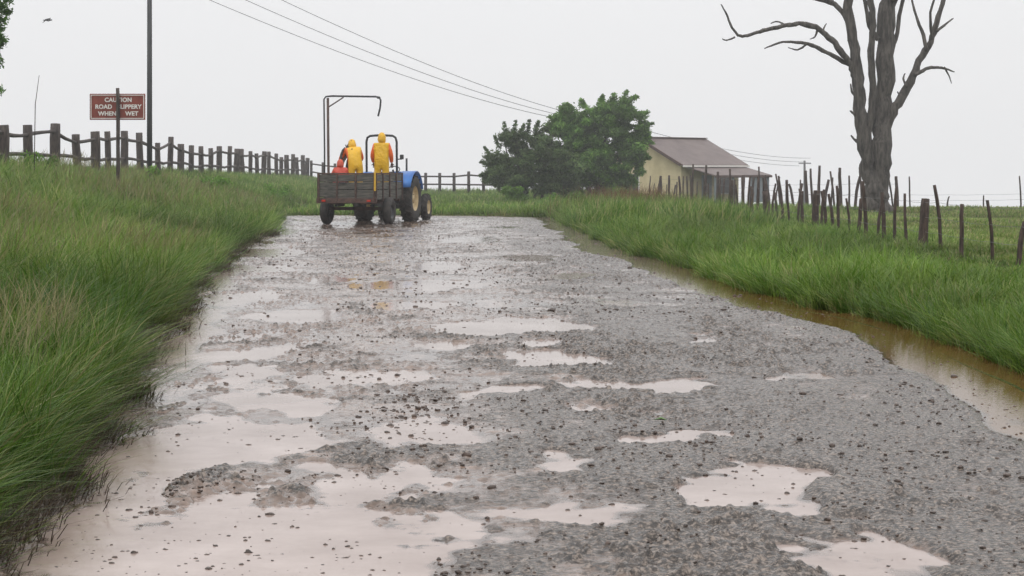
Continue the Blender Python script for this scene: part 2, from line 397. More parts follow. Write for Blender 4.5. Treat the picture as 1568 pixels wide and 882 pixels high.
def tufts(nt_, per, cx, cd, spread, amt, bx=0, by=0):
    tid = np.repeat(np.arange(nt_), per); n = nt_ * per
    a = rng.random(n) * 6.283; r_ = np.abs(rng.normal(0, 1, n)) * spread[tid]
    X = cx[tid] + np.cos(a) * r_; D = cd[tid] + np.sin(a) * r_
    dirx = (rng.random(nt_) - .5)[tid] * .9; diry = (rng.random(nt_) - .5)[tid] * .9
    m = amt * (.25 + .9 * rng.random(n))
    a2 = a + rng.normal(0, .6, n)
    lean = np.stack([np.cos(a2) * m + bx + dirx, np.sin(a2) * m + by + diry], -1)
    hs_ = rng.uniform(.5, 1.5, nt_)[tid]
    return X, D, lean, hs_, tid
def logD(n, a, b_): return np.exp(rng.uniform(math.log(a), math.log(b_), n))
sets = []
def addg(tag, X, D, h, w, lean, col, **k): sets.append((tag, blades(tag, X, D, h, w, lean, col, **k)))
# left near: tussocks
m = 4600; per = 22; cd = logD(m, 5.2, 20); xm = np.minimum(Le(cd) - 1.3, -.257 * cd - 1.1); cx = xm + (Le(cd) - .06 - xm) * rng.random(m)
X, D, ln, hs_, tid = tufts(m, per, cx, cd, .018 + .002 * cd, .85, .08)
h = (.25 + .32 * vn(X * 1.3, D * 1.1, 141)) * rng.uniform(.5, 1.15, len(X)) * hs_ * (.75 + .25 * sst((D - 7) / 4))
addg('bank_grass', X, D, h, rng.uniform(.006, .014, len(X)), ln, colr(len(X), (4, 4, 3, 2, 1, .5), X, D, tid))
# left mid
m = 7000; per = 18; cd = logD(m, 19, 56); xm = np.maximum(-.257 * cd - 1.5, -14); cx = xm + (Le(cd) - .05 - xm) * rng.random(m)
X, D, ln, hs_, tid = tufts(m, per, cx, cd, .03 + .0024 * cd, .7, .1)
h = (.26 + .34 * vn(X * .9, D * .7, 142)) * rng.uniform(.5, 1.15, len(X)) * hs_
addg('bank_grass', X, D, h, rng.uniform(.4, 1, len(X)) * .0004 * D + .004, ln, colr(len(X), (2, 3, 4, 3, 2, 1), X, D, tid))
# left far
n = 45000; D = logD(n, 54, 125); X = -14 + (Le(D) + 14) * rng.random(n)
h = (.22 + .35 * vn(X * .6, D * .4, 143)) * rng.uniform(.6, 1.1, n)
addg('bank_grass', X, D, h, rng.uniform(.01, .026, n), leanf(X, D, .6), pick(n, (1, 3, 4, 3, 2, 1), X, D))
# fringe hanging over the road, left
m = 1900; per = 14; cd = logD(m, 5.2, 50); cx = Le(cd) + rng.normal(-.05, .1, m)
X, D, ln, hs_, tid = tufts(m, per, cx, cd, .02 + .0015 * cd, .5, .5)
h = rng.uniform(.16, .48, len(X)) * hs_ * (.4 + 1.1 * vn(D * 1.7, 0 * D, 9))
addg('bank_grass', X, D, h, rng.uniform(.4, 1, len(X)) * .0003 * D + .004, ln, colr(len(X), (4, 3, 2, 1, .5, 1.5), X, D, tid))
n = 22000; D = logD(n, 5.2, 45); X = Le(D) + rng.normal(.07, .12, n)
addg('bank_grass', X, D, rng.uniform(.05, .2, n), rng.uniform(.4, 1, n) * .0003 * D + .003, leanf(X, D, .9, .8), np.tile([[.05, .036, .022]], (n, 1)) * rng.uniform(.5, 1.5, (n, 1)), z0=np.maximum(gz(X, D), 0) + .015)
# seeding stems on the bank
n = 17000; D = logD(n, 11, 62); xm = np.maximum(-.257 * D - 1, -13.5); X = xm + (Le(D) - .2 - xm) * rng.random(n)
kp = vn(X * .5, D * .3, 151) + rng.random(n) * .45 > .82; X = X[kp]; D = D[kp]; n = len(X)
addg('seed_grass', X, D, rng.uniform(.5, .85, n), .003 + D * .0002, leanf(X, D, .35), pick(n, (0, 1, 2, 2, 3, 1)), prof=(.35, .3, 1.0), tipcol=np.tile([[.21, .19, .095]], (n, 1)) * rng.uniform(.6, 1.3, (n, 1)))
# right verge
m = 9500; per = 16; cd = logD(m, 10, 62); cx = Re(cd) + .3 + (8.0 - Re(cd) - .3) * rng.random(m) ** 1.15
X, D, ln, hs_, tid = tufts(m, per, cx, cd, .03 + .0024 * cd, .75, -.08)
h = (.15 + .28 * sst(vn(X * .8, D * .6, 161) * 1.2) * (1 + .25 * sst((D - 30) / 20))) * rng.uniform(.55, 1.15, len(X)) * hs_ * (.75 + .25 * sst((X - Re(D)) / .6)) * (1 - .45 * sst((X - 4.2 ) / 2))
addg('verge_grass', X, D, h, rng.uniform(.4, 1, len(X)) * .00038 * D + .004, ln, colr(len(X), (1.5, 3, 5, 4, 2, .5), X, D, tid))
m = 1100; cd = logD(m, 11, 60); cx = Re(cd) + .3 + rng.random(m) * .2
X, D, ln, hs_, tid = tufts(m, 14, cx, cd, .02 + .0015 * cd, .5, -.35)
addg('verge_grass', X, D, rng.uniform(.15, .4, len(X)) * hs_, rng.uniform(.4, 1, len(X)) * .0003 * D + .004, ln, colr(len(X), (4, 4, 3, 2, 1, .8), X, D, tid))
# tall clumps where the verge meets the bend, and weeds
n = 9000; D = rng.uniform(44, 60, n); X = Re(D) + .2 + 4.2 * rng.random(n)
kp = vn(X * 1.2, D * .6, 171) > .35; X = X[kp]; D = D[kp]; n = len(X)
addg('tall_weeds', X, D, rng.uniform(.4, .85, n), rng.uniform(.012, .022, n), leanf(X, D, .4), pick(n, (3, 3, 3, 2, 2, 1.5)))
n = 1500; D = rng.uniform(55, 66, n); X = rng.normal(3.6, .8, n)
addg('tall_weeds', X, D, rng.uniform(.6, 1.1, n), rng.uniform(.012, .02, n), leanf(X, D, .3), np.tile([[.14, .085, .045]], (n, 1)) * rng.uniform(.5, 1.3, (n, 1)))
# field
n = 85000; D = logD(n, 20, 74); X = 7.0 + (np.maximum(.257 * D + 2.5, 9) - 7.0) * rng.random(n)
h = (.05 + .13 * vn(X * .7, D * .5, 181)) * rng.uniform(.6, 1.3, n)
c = pick(n, (0, 1, 3, 4, 6, 3), X, D)
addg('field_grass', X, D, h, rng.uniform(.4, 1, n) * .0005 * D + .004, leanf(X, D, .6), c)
# far green beyond the bend
n = 60000; D = logD(n, 60.8, 125); X = -12.5 + 24 * rng.random(n)
h = (.1 + .22 * vn(X * .5, D * .4, 191)) * rng.uniform(.6, 1.3, n)
addg('field_grass', X, D, h, rng.uniform(.012, .035, n), leanf(X, D, .6), pick(n, (1, 4, 5, 4, 2, 1), X, D) * 1.1)
tube('reed_stalk', [(wx(52, 46), 46, float(gz(-11, 46))), (wx(54, 46), 46, wz(160, 46)), (wx(60, 46), 46, wz(115, 46))], [.012, .01, .006], M_twig)
for tag in ('bank_grass', 'verge_grass', 'field_grass', 'tall_weeds'):
    e = empty(tag + '_mass')
    k = 0
    for t, o in sets:
        if t == tag: o.parent = e; o.name = 'blades_%d' % k; k += 1
    e.name = tag

# ---------------------------------------------------------------- foliage crowns
def leafcloud(name, cl, sizes, n_per, base, parent, D, flat=.75):
    Cs = np.array([c[:3] for c in cl]); Rs = np.array([c[3] for c in cl]); m = len(cl)
    N_ = m * n_per; idx = np.repeat(np.arange(m), n_per)
    d = rng.normal(size=(N_, 3)); d /= np.linalg.norm(d, axis=1)[:, None]
    rad = Rs[idx] * (rng.random(N_) ** .5) * rng.uniform(.7, 1.3, N_)
    d2 = d.copy(); d2[:, 2] *= flat
    P = Cs[idx] + d2 * rad[:, None]
    a = rng.normal(size=(N_, 3)); a /= np.linalg.norm(a, axis=1)[:, None]
    b_ = np.cross(a, d + rng.normal(size=(N_, 3)) * .6); b_ /= np.linalg.norm(b_, axis=1)[:, None] + 1e-6
    s = rng.uniform(sizes[0], sizes[1], N_)[:, None]
    V = np.stack([P - a * s, P + b_ * s * .38, P + a * s, P - b_ * s * .38], 1)
    lo = np.arange(N_ * 4)
    cc = 1.2 * np.array(base)[rng.integers(0, len(base), N_)] * rng.uniform(.7, 1.3, (N_, 1)) * rng.uniform(.55, 1.4, m)[idx][:, None]
    return fastmesh(name, V.reshape(-1, 3), np.full(N_, 4), lo, M_leaf, np.repeat(cc[:, None], 4, 1).reshape(-1, 3), parent=parent)
def clumps(big, nsub, rs, D):
    out = []
    vol = [b_[2] ** 2 for b_ in big]
    for b_ in big:
        k = int(nsub * b_[2] ** 2 / sum(vol)) + 1
        for _ in range(k):
            v = Vector(rng.normal(size=3)).normalized(); q = rng.random() ** .35 * b_[2] * rng.uniform(.85, 1.15)
            out.append((wx(b_[0] + v.x * q, D), D + v.y * q * .03, wz(b_[1] - v.z * q, D), rng.uniform(*rs)))
    return out
tr = empty('leafy_tree', (0, 0, 0))
big = [(915, 203, 42), (878, 190, 28), (950, 192, 34), (972, 224, 26), (895, 245, 44), (940, 255, 38), (862, 218, 26), (974, 250, 16), (928, 172, 18), (960, 166, 13), (905, 285, 30), (848, 195, 14), (985, 205, 12), (940, 285, 24)]
cl = clumps(big, 340, (.2, .42), 92)
leafcloud('crown', cl, (.05, .11), 260, [(.06, .13, .023), (.09, .175, .033), (.125, .215, .047)], tr, 92)
cl = []
for p, q, dx, dy in [(952, 158, 8, -18), (960, 158, 14, -10), (972, 178, 18, -6), (980, 195, 18, -6), (984, 215, 14, 4), (894, 165, -4, -12), (918, 162, 4, -14), (938, 158, 2, -14), (856, 185, -14, -6), (980, 238, 14, 4), (876, 168, -8, -8)]:
    for k in range(5): cl.append((wx(p + dx * k / 4, 92), 92 + random.uniform(-.5, .5), wz(q + dy * k / 4, 92), .24 - .03 * k))
leafcloud('crown_tips', cl, (.05, .11), 55, [(.11, .2, .04), (.08, .16, .03)], tr, 92)
for i, (a, b_) in enumerate([((905, 305), (880, 200)), ((915, 306), (930, 190)), ((925, 305), (965, 210)), ((900, 306), (860, 240))]):
    tube('limb_%d' % i, [(wx(a[0], 92), 92, -.1), (wx((a[0] * 2 + b_[0]) / 3, 92), 92.2, wz((a[1] + b_[1]) / 2 + 15, 92)), (wx(b_[0], 92), 92, wz(b_[1], 92))], [.16, .1, .04], M_twig, tr, jit=.3, sub=2)
sh = empty('shrub', (0, 0, 0))
big = [(775, 258, 26), (800, 224, 22), (828, 250, 38), (862, 262, 32), (754, 252, 14), (795, 282, 22), (832, 215, 20), (780, 215, 13), (840, 285, 24), (755, 278, 12), (870, 290, 18)]
cl = clumps(big, 280, (.16, .36), 88)
leafcloud('crown', cl, (.045, .09), 260, [(.045, .085, .025), (.07, .115, .035), (.1, .14, .05)], sh, 88)
cl = []
for p, q, dx, dy in [(752, 240, -10, -14), (748, 252, -12, -4), (764, 225, -6, -16), (776, 208, -4, -20), (786, 208, 4, -22), (798, 205, 4, -14), (820, 200, 4, -14), (745, 265, -10, 4), (808, 205, 2, -20)]:
    for k in range(5): cl.append((wx(p + dx * k / 4, 88), 88, wz(q + dy * k / 4, 88), .18 - .025 * k))
leafcloud('crown_tips', cl, (.045, .09), 45, [(.06, .1, .035), (.08, .13, .04)], sh, 88)
for i in range(7):
    a = 780 + i * 12; q = a + random.uniform(-40, 40)
    tube('stem_%d' % i, [(wx(a, 88), 88, -.1), (wx((a + q) / 2, 88), 88, wz(260, 88)), (wx(q, 88), 88, wz(205, 88))], [.07, .05, .02], M_twig, sh, jit=.4, sub=2)
sh2 = empty('shrub', (0, 0, 0))
cl = clumps([(800, 300, 14), (780, 297, 10), (940, 303, 14), (960, 300, 12), (880, 304, 12), (845, 306, 10)], 40, (.15, .3), 80)
leafcloud('crown', cl, (.04, .09), 150, [(.07, .14, .02), (.1, .18, .03)], sh2, 80)
wb = empty('weed_bush')
for i, (px, D_, s_) in enumerate([(318, 62, .5), (330, 64, .45), (430, 75, .4), (60, 50, .3), (240, 56, .3)]):
    Xc = wx(px, D_); zc = float(gz(Xc, D_))
    leafcloud('leaves_%d' % i, [(Xc + random.uniform(-.4, .4), D_ + random.uniform(-.3, .3), zc + .2 + random.uniform(0, .4), s_ * random.uniform(.4, .8)) for _ in range(6)], (.03, .06), 130, [(.08, .17, .025), (.11, .21, .03)], wb, D_)
t3 = empty('leafy_tree')
X0 = wx(-110, 45); z0 = float(gz(X0, 45))
tube('trunk', [(X0, 45, z0 - .1), (X0 + .1, 45, 3), (X0 + .3, 45, 5.2)], [.2, .15, .08], M_twig, t3, jit=.2, sub=2)
pts = [(-8, 8, 30), (-12, 60, 24), (-12, 95, 18), (-60, 20, 50), (-70, 90, 45), (2, 66, 7), (3, 12, 12), (-6, 140, 10), (-120, 40, 60), (-50, -40, 50), (-2, 30, 10)]
cl = []
for px, py, r_ in pts:
    for _ in range(max(3, int(r_ / 3))):
        v = Vector(rng.normal(size=3)).normalized() * r_ * rng.random() ** .4
        cl.append((wx(px + v.x, 45), 45 + v.y * .015, wz(py + v.z, 45), rng.uniform(.08, .2)))
leafcloud('crown', cl, (.03, .07), 90, [(.05, .11, .022), (.07, .14, .027)], t3, 45)
for px, py in [(-5, 70), (0, 20), (-5, 135)]:
    tube('limb', [(X0 + .1, 45, 3), (wx((px - 110) / 2, 45), 45, wz(py + 15, 45)), (wx(px, 45), 45, wz(py, 45))], [.06, .03, .008], M_twig, t3, sub=2, jit=.4)

# ---------------------------------------------------------------- dead tree
DT = 64
def dl(pts, dy=0):
    out = []
    m = len(pts)
    for i, (p, q) in enumerate(pts): out.append((wx(p, DT), DT + dy * i / max(m - 1, 1), wz(q, DT)))
    return out
def rd(*r): return [x * DT / F for x in r]
S = [
 ([(1332, 345), (1333, 322), (1334, 300), (1332, 270), (1326, 235), (1319, 190), (1315, 140), (1311, 100), (1304, 50), (1299, 0), (1290, -60), (1280, -120)], (18, 15, 13, 12, 11, 10, 9, 8.5, 7.5, 7, 6, 2), -.1),
 ([(1350, 345), (1349, 322), (1348, 300), (1349, 260), (1352, 210), (1355, 160), (1358, 110), (1358, 50), (1364, 0), (1372, -60), (1376, -140)], (20, 16, 14, 14, 14, 14, 13.5, 13, 12, 9, 3), .3),
 ([(1341, 345), (1341, 320), (1341, 290), (1339, 260)], (22, 17, 13, 8), -.05),
 ([(1327, 235), (1331, 190), (1336, 140), (1332, 90), (1335, 40), (1330, -10), (1338, -80)], (6, 6, 5.5, 5.5, 5, 4.5, 2), -.4),
 ([(1352, 225), (1363, 180), (1381, 150), (1400, 115), (1415, 85), (1430, 55), (1440, 25), (1452, -15), (1460, -60)], (9, 8, 7, 6, 5, 4.5, 4, 3.4, 1.5), .5),
 ([(1400, 115), (1420, 105), (1440, 102), (1456, 104), (1471, 108)], (3.2, 2.6, 2.2, 1.6, .7), .9),
 ([(1446, 103), (1454, 114), (1460, 127)], (1.6, 1.1, .6), .3),
 ([(1420, 78), (1412, 45), (1402, 15), (1394, -25)], (3.2, 2.6, 2, 1), .3),
 ([(1434, 48), (1448, 38), (1463, 27)], (2.6, 1.8, .8), .3),
 ([(1428, 60), (1422, 20), (1434, -20)], (2.6, 2, 1), -.5),
 ([(1311, 120), (1304, 100), (1290, 85), (1272, 62), (1252, 46), (1225, 38), (1205, 40), (1180, 45), (1160, 51), (1140, 57), (1125, 57), (1113, 40), (1105, 22), (1098, 11)], (6, 5.5, 5, 4.5, 4, 3.8, 3.5, 3.2, 2.8, 2.5, 2.1, 1.7, 1.3, .7), -1.2),
 ([(1300, 98), (1280, 88), (1258, 78), (1235, 68), (1215, 66), (1190, 67), (1167, 76)], (4, 3.6, 3.2, 2.8, 2.2, 1.7, .8), -.6),
 ([(1125, 57), (1112, 62), (1105, 60)], (1.7, 1.2, .6), -.2),
 ([(1235, 68), (1222, 76), (1208, 72)], (1.7, 1.3, .6), .2),
 ([(1272, 62), (1262, 48), (1268, 35)], (2.5, 1.7, .7), .3),
 ([(1303, 62), (1298, 30), (1280, 5), (1250, -4), (1215, -8), (1180, -20)], (5, 4.4, 3.8, 3.2, 2.6, 1.4), .6),
 ([(1275, 3), (1262, -12), (1230, -40)], (3, 2.4, 1), .4),
 ([(1205, 40), (1190, 33), (1180, 36)], (1.7, 1.3, .7), 0),
 ([(1252, 46), (1248, 56), (1240, 60)], (1.8, 1.2, .6), 0),
 ([(1318, 190), (1308, 176), (1300, 170)], (3, 2.2, 1), -.2),
 ([(1322, 222), (1310, 214), (1305, 207)], (3, 2, 1), .2),
 ([(1312, 150), (1305, 140), (1304, 128)], (2.6, 1.8, 1), .2),
 ([(1368, 168), (1380, 158), (1376, 140)], (2.6, 1.8, 1), .2),
 ([(1388, 133), (1384, 120), (1388, 112)], (2.2, 1.5, .8), .2),
 ([(1364, 0), (1378, -10), (1392, -50)], (6, 5, 2), .3),
 ([(1360, 90), (1373, 60), (1384, 10), (1398, -40)], (4.4, 3.6, 3, 1.5), .7),
 ([(1345, 60), (1330, 40), (1322, 5), (1312, -40)], (4.4, 3.6, 2.8, 1.4), -.5),
]
joined('dead_tree', [tubegeo(dl(p, dy), rd(*[x * 1.0 for x in r]), 12, .3, 2) for p, r, dy in S], M_bark)

# ---------------------------------------------------------------- left wooden fence
def posts(D0, D1, step, Xf):
    d = D0; o = []
    while d < D1: o.append((Xf(d), d)); d += step(d)
    return o
fe = empty('wooden_fence')
pl = posts(46.2, 124, lambda d: 2.6 + random.uniform(-.35, .35), lambda d: -12.55 + random.uniform(-.06, .06))
parts = []; prev = None
for i, (x, d) in enumerate(pl):
    z = float(gz(x, d)); hh = 1.3 + random.uniform(-.14, .14)
    tx, ty = random.uniform(-.08, .08), random.uniform(-.05, .05)
    r_ = random.uniform(.1, .15)
    parts.append(tubegeo([(x, d, z - .2), (x + tx * .5, d, z + .5), (x + tx, d + ty, z + hh)], [r_, r_, r_ * .93], 10, .12, 1))
    top = (x + tx * .7, d - .12, z + hh - random.uniform(.18, .33)); lo_ = (x + tx * .4, d - .12, z + .5)
    if prev:
        for a, b_ in zip(prev, (top, lo_)):
            mdl = ((a[0] + b_[0]) / 2 + random.uniform(-.03, .03), (a[1] + b_[1]) / 2, (a[2] + b_[2]) / 2 + random.uniform(-.06, .03))
            parts.append(tubegeo([a, mdl, b_], [.055, .05, .045], 8, .2, 1))
    prev = (top, lo_)
joined('posts_and_rails', parts, M_wood, fe)
fe2 = empty('wooden_fence'); parts = []; prev = None
for i in range(15):
    t = i / 14; x = -12.3 + 11.6 * t; d = 122 - 16 * t; z = float(gz(x, d)); hh = 1.15 + random.uniform(-.05, .1)
    parts.append(tubegeo([(x, d, z - .1), (x, d, z + hh)], [.09, .085], 8, .1, 1))
    cur = [(x, d - .1, z + hh - .2), (x, d - .1, z + .5)]
    if prev:
        for a, b_ in zip(prev, cur): parts.append(tubegeo([a, b_], [.045, .045], 6))
    prev = cur
joined('posts_and_rails', parts, M_wood, fe2)

# ---------------------------------------------------------------- right stake fence
def wirefence(name, P, hfun, rfun, wires, wr=.0035, mat=M_stake, lean=.09):
    e = empty(name); parts = []; tops = []
    for i, (x, d) in enumerate(P):
        z = float(gz(x, d)); hh = hfun(i); r_ = rfun(i); tx = random.uniform(-lean, lean); ty = random.uniform(-.05, .05)
        parts.append(tubegeo([(x, d, z - .2), (x + tx * .4 + random.uniform(-.02, .02), d, z + hh * .5), (x + tx, d + ty, z + hh)], [r_, r_ * .95, r_ * .8], 8, .25, 1))
        tops.append((x + tx * .6, d, z))
    joined('stakes', parts, mat, e)
    wp = []
    for hz in wires:
        for i in range(len(tops) - 1):
            a, b_ = tops[i], tops[i + 1]
            m = ((a[0] + b_[0]) / 2, (a[1] + b_[1]) / 2, (a[2] + b_[2]) / 2 + hz - .015)
            wp.append(tubegeo([(a[0], a[1], a[2] + hz), m, (b_[0], b_[1], b_[2] + hz)], [wr] * 3, 4))
    joined('wires', wp, M_wire, e, False)
    return e
PD = [22, 23.6, 25.2, 27.3, 28.7, 30.6, 32.4, 33.8, 35.2, 36.2, 37.0, 37.8, 38.9, 39.8, 41, 42, 43, 43.7, 45, 46.1, 47, 47.7, 48.8, 49.6, 50.7, 51.5, 52.5, 53.2, 54, 55, 56.2, 57, 58, 59, 60, 61.2, 62, 63, 64.3, 65.5, 66.5, 67.5, 70, 72, 74.5, 77, 79, 81.5, 84, 86.5, 89, 92, 95, 98, 101]
P = [(6.95 + random.uniform(-.05, .05), d) for d in PD]
hs = {3: .62, 4: .9, 5: .82, 6: 1.08, 7: .86}
thick = (7, 19, 28, 37)
wirefence('stake_fence', P, lambda i: hs.get(i, random.uniform(.72, 1.2)), lambda i: .085 if i in thick else random.uniform(.026, .042), (.3, .55, .8), lean=.12)
P = [(9.4 + .22 * i + random.uniform(-.06, .06), 78 - .1 * i) for i in range(25)]
wirefence('stake_fence', P, lambda i: random.uniform(.9, 1.65), lambda i: random.uniform(.03, .07), (.5, .9), lean=.2)
P = [(8.6 - .35 * i, 70 + 1.1 * i) for i in range(1, 9)]
wirefence('stake_fence', P, lambda i: random.uniform(1.1, 1.6), lambda i: random.uniform(.04, .07), (.5, 1.0))
P = [(14.6 + 1.25 * i, 73 - .4 * i) for i in range(8)]
wirefence('wire_fence', P, lambda i: (1.15 if i % 3 == 0 else .5) + random.uniform(-.1, .1), lambda i: .03, (.3, .5))

# ---------------------------------------------------------------- sign
sg = empty('caution_sign', (wx(180, 48), 48, 0))
bz = wz(163.5, 48); bw, bh = 1.34, .63
box('board', (bw, .03, bh), (0, 0, bz), M_signred, sg, bevel=.01)
for nm, s_, l_ in [('border_top', (bw - .06, .012, .018), (0, -.02, bz + bh / 2 - .035)), ('border_bottom', (bw - .06, .012, .018), (0, -.02, bz - bh / 2 + .035)),
                   ('border_left', (.018, .012, bh - .09), (-bw / 2 + .035, -.02, bz)), ('border_right', (.018, .012, bh - .09), (bw / 2 - .035, -.02, bz))]:
    box(nm, s_, l_, M_white, sg, bevel=0)
for i, (t, oz) in enumerate([('CAUTION', .12), ('ROAD   SLIPPERY', -.045), ('WHEN     WET', -.21)]):
    c = bpy.data.curves.new('text_%d' % i, 'FONT'); c.body = t; c.size = .14; c.align_x = 'CENTER'; c.extrude = .004; c.offset = .005
    c.space_character = 1.05
    o = bpy.data.objects.new('lettering_%d' % i, c); scene.collection.objects.link(o); c.materials.append(M_white)
    o.parent = sg; o.location = (0.02, -.024, bz + oz); o.rotation_euler = (math.pi / 2, 0, 0)
gs = float(gz(wx(180, 48), 48))
tube('post', [(0.03, -.1, gs - .2), (.03, -.1, 2), (.02, -.1, wz(135, 48))], [.055, .05, .045], M_wood, sg, jit=.15, sub=2)

# ---------------------------------------------------------------- poles and power lines
up1 = empty('utility_pole', (wx(229, 60), 60, 0)); gp = float(gz(wx(229, 60), 60))
tube('pole', [(0, 0, gp - .3), (0, 0, 8.1)], [.085, .07], M_pole, up1, 12)
box('crossarm', (2.7, .1, .12), (0, -.12, 7.75), M_pole, up1)
midp = (6.0, 126.0); ztm = wz(190, 126)
upm = empty('utility_pole', (midp[0], midp[1], 0))
tube('pole', [(0, 0, float(gz(*midp)) - .3), (0, 0, ztm)], [.1, .08], M_pole, upm, 10)
box('crossarm', (2.2, .1, .12), (0, -.12, ztm - .15), M_pole, upm)
far = (wx(1232, 240), 240)
up2 = empty('utility_pole', (far[0], far[1], 0)); gp2 = float(gz(*far))
tube('pole', [(0, 0, gp2 - .3), (0, 0, wz(246, 240))], [.15, .13], M_pole, up2, 10)
box('crossarm', (1.5, .12, .14), (0, -.2, wz(250, 240)), M_pole, up2)
pw = empty('power_lines')
for i, off in enumerate((-1.25, 0, 1.25)):
    a = Vector((wx(229, 60) + off, 59.88, 7.87)); b_ = Vector((midp[0] + off * .8, 125.88, ztm)); c_ = Vector((far[0] + off * .55, 239.8, wz(248 + 6 * (1 - i), 240)))
    tube('insulator_%d' % i, [(a.x, a.y, 7.8), (a.x, a.y, 7.9)], .04, M_white, pw)
    pts = []
    for k in range(31):
        t = k / 30; p = a.lerp(b_, t); p.z -= 4 * t * (1 - t) * .75; pts.append(p)
    for k in range(1, 25):
        t = k / 24; p = b_.lerp(c_, t); p.z -= 4 * t * (1 - t) * .6; pts.append(p)
    tube('wire_%d' % i, pts, [.0095 + .018 * k / 54 for k in range(len(pts))], M_cable, pw, 5)

# ---------------------------------------------------------------- house
gh = float(gz(11, 112)) - .1
ho = empty('farmhouse', (wx(1043, 108), 108, gh), math.radians(50))
Lh, Wh, Eh, Rh = 5.6, 5.0, 2.9, 4.2
V = [(0, 0, 0), (Lh, 0, 0), (Lh, Wh, 0), (0, Wh, 0), (0, 0, Eh), (Lh, 0, Eh), (Lh, Wh, Eh), (0, Wh, Eh), (0, Wh / 2, Rh), (Lh, Wh / 2, Rh)]
addmesh('walls', V, [(0, 1, 5, 4), (1, 2, 6, 9, 5), (2, 3, 7, 6), (3, 0, 4, 8, 7)], M_wall, ho)
sl = (Rh - Eh) / (Wh / 2); ov = .4
def roofslab(name, y0, z0, y1, z1, x0, x1):
    t = .06
    V = [(x0, y0, z0), (x1, y0, z0), (x1, y1, z1), (x0, y1, z1)]; V += [(a, b_, c + t) for a, b_, c in V]
    addmesh(name, V, [(0, 3, 2, 1), (4, 5, 6, 7), (0, 1, 5, 4), (1, 2, 6, 5), (2, 3, 7, 6), (3, 0, 4, 7)], M_roof, ho)
roofslab('roof_front', -ov, Eh - ov * sl + .02, Wh / 2, Rh + .02, -ov, Lh + ov)
roofslab('roof_back', Wh + ov, Eh - ov * sl + .02, Wh / 2 + .01, Rh + .02, -ov, Lh + ov)
box('ridge_cap', (Lh + 2 * ov, .25, .05), (Lh / 2, Wh / 2, Rh + .1), M_roof, ho)
roofslab('verandah_roof', -2.0, 2.15, -.01, 2.66, .3, 5.9)
box('verandah_fascia', (5.6, .05, .12), (3.1, -2.03, 2.13), M_rust, ho)
for i, x in enumerate((.5, 2.2, 3.9, 5.7)): box('verandah_post_%d' % i, (.1, .1, 2.15), (x, -1.9, 1.07), M_door, ho)
box('verandah_screen', (1.9, .05, 1.4), (4.75, -1.9, 1.4), M_door, ho)
box('door', (.9, .06, 2.1), (2.4, -.035, 1.15), M_door, ho)
box('window_front', (1.1, .06, 1.0), (4.2, -.035, 1.7), M_glass, ho)
box('window_frame', (1.25, .04, 1.15), (4.2, -.022, 1.7), M_white, ho)
box('window_gable', (.06, 1.1, 1.0), (-.035, 3.4, 1.7), M_glass, ho)
box('window_gable_frame', (.04, 1.25, 1.15), (-.022, 3.4, 1.7), M_white, ho)
box('bargeboard_l', (.04, 2.95, .16), (-ov - .02, (Wh / 2 - ov) / 2, (Eh + Rh) / 2 - .12), M_rust, ho, rot=(math.atan(sl), 0, 0))
box('bargeboard_r', (.04, 2.95, .16), (-ov - .02, Wh - (Wh / 2 - ov) / 2, (Eh + Rh) / 2 - .12), M_rust, ho, rot=(-math.atan(sl), 0, 0))
box('gutter', (Lh + 2 * ov, .1, .1), (Lh / 2, -ov - .04, Eh - ov * sl), M_white, ho)

# ---------------------------------------------------------------- filling pipe stand
fp = empty('filling_pipe_stand', (wx(500, 60), 60, 0))
s_ = 60 / F
def q(px, py): return ((px - 500) * s_, 0, wz(py, 60))
tube('mast', [(0.06, 0, float(gz(wx(500, 60), 60)) - .2), q(503, 262), q(502, 150)], .04, M_rust, fp)
tube('feed_pipe', [(-.06, .05, 0), q(497, 230), q(496, 152), q(499, 148), q(508, 147), q(575, 148), q(581, 149), q(583, 154), q(582, 165), q(579, 178)], [.025] * 4 + [.028] * 6, M_dark, fp)
tube('brace', [q(503, 164), q(526, 149)], .02, M_rust, fp)
box('flange', (.1, .1, .05), q(580, 150), M_dark, fp)

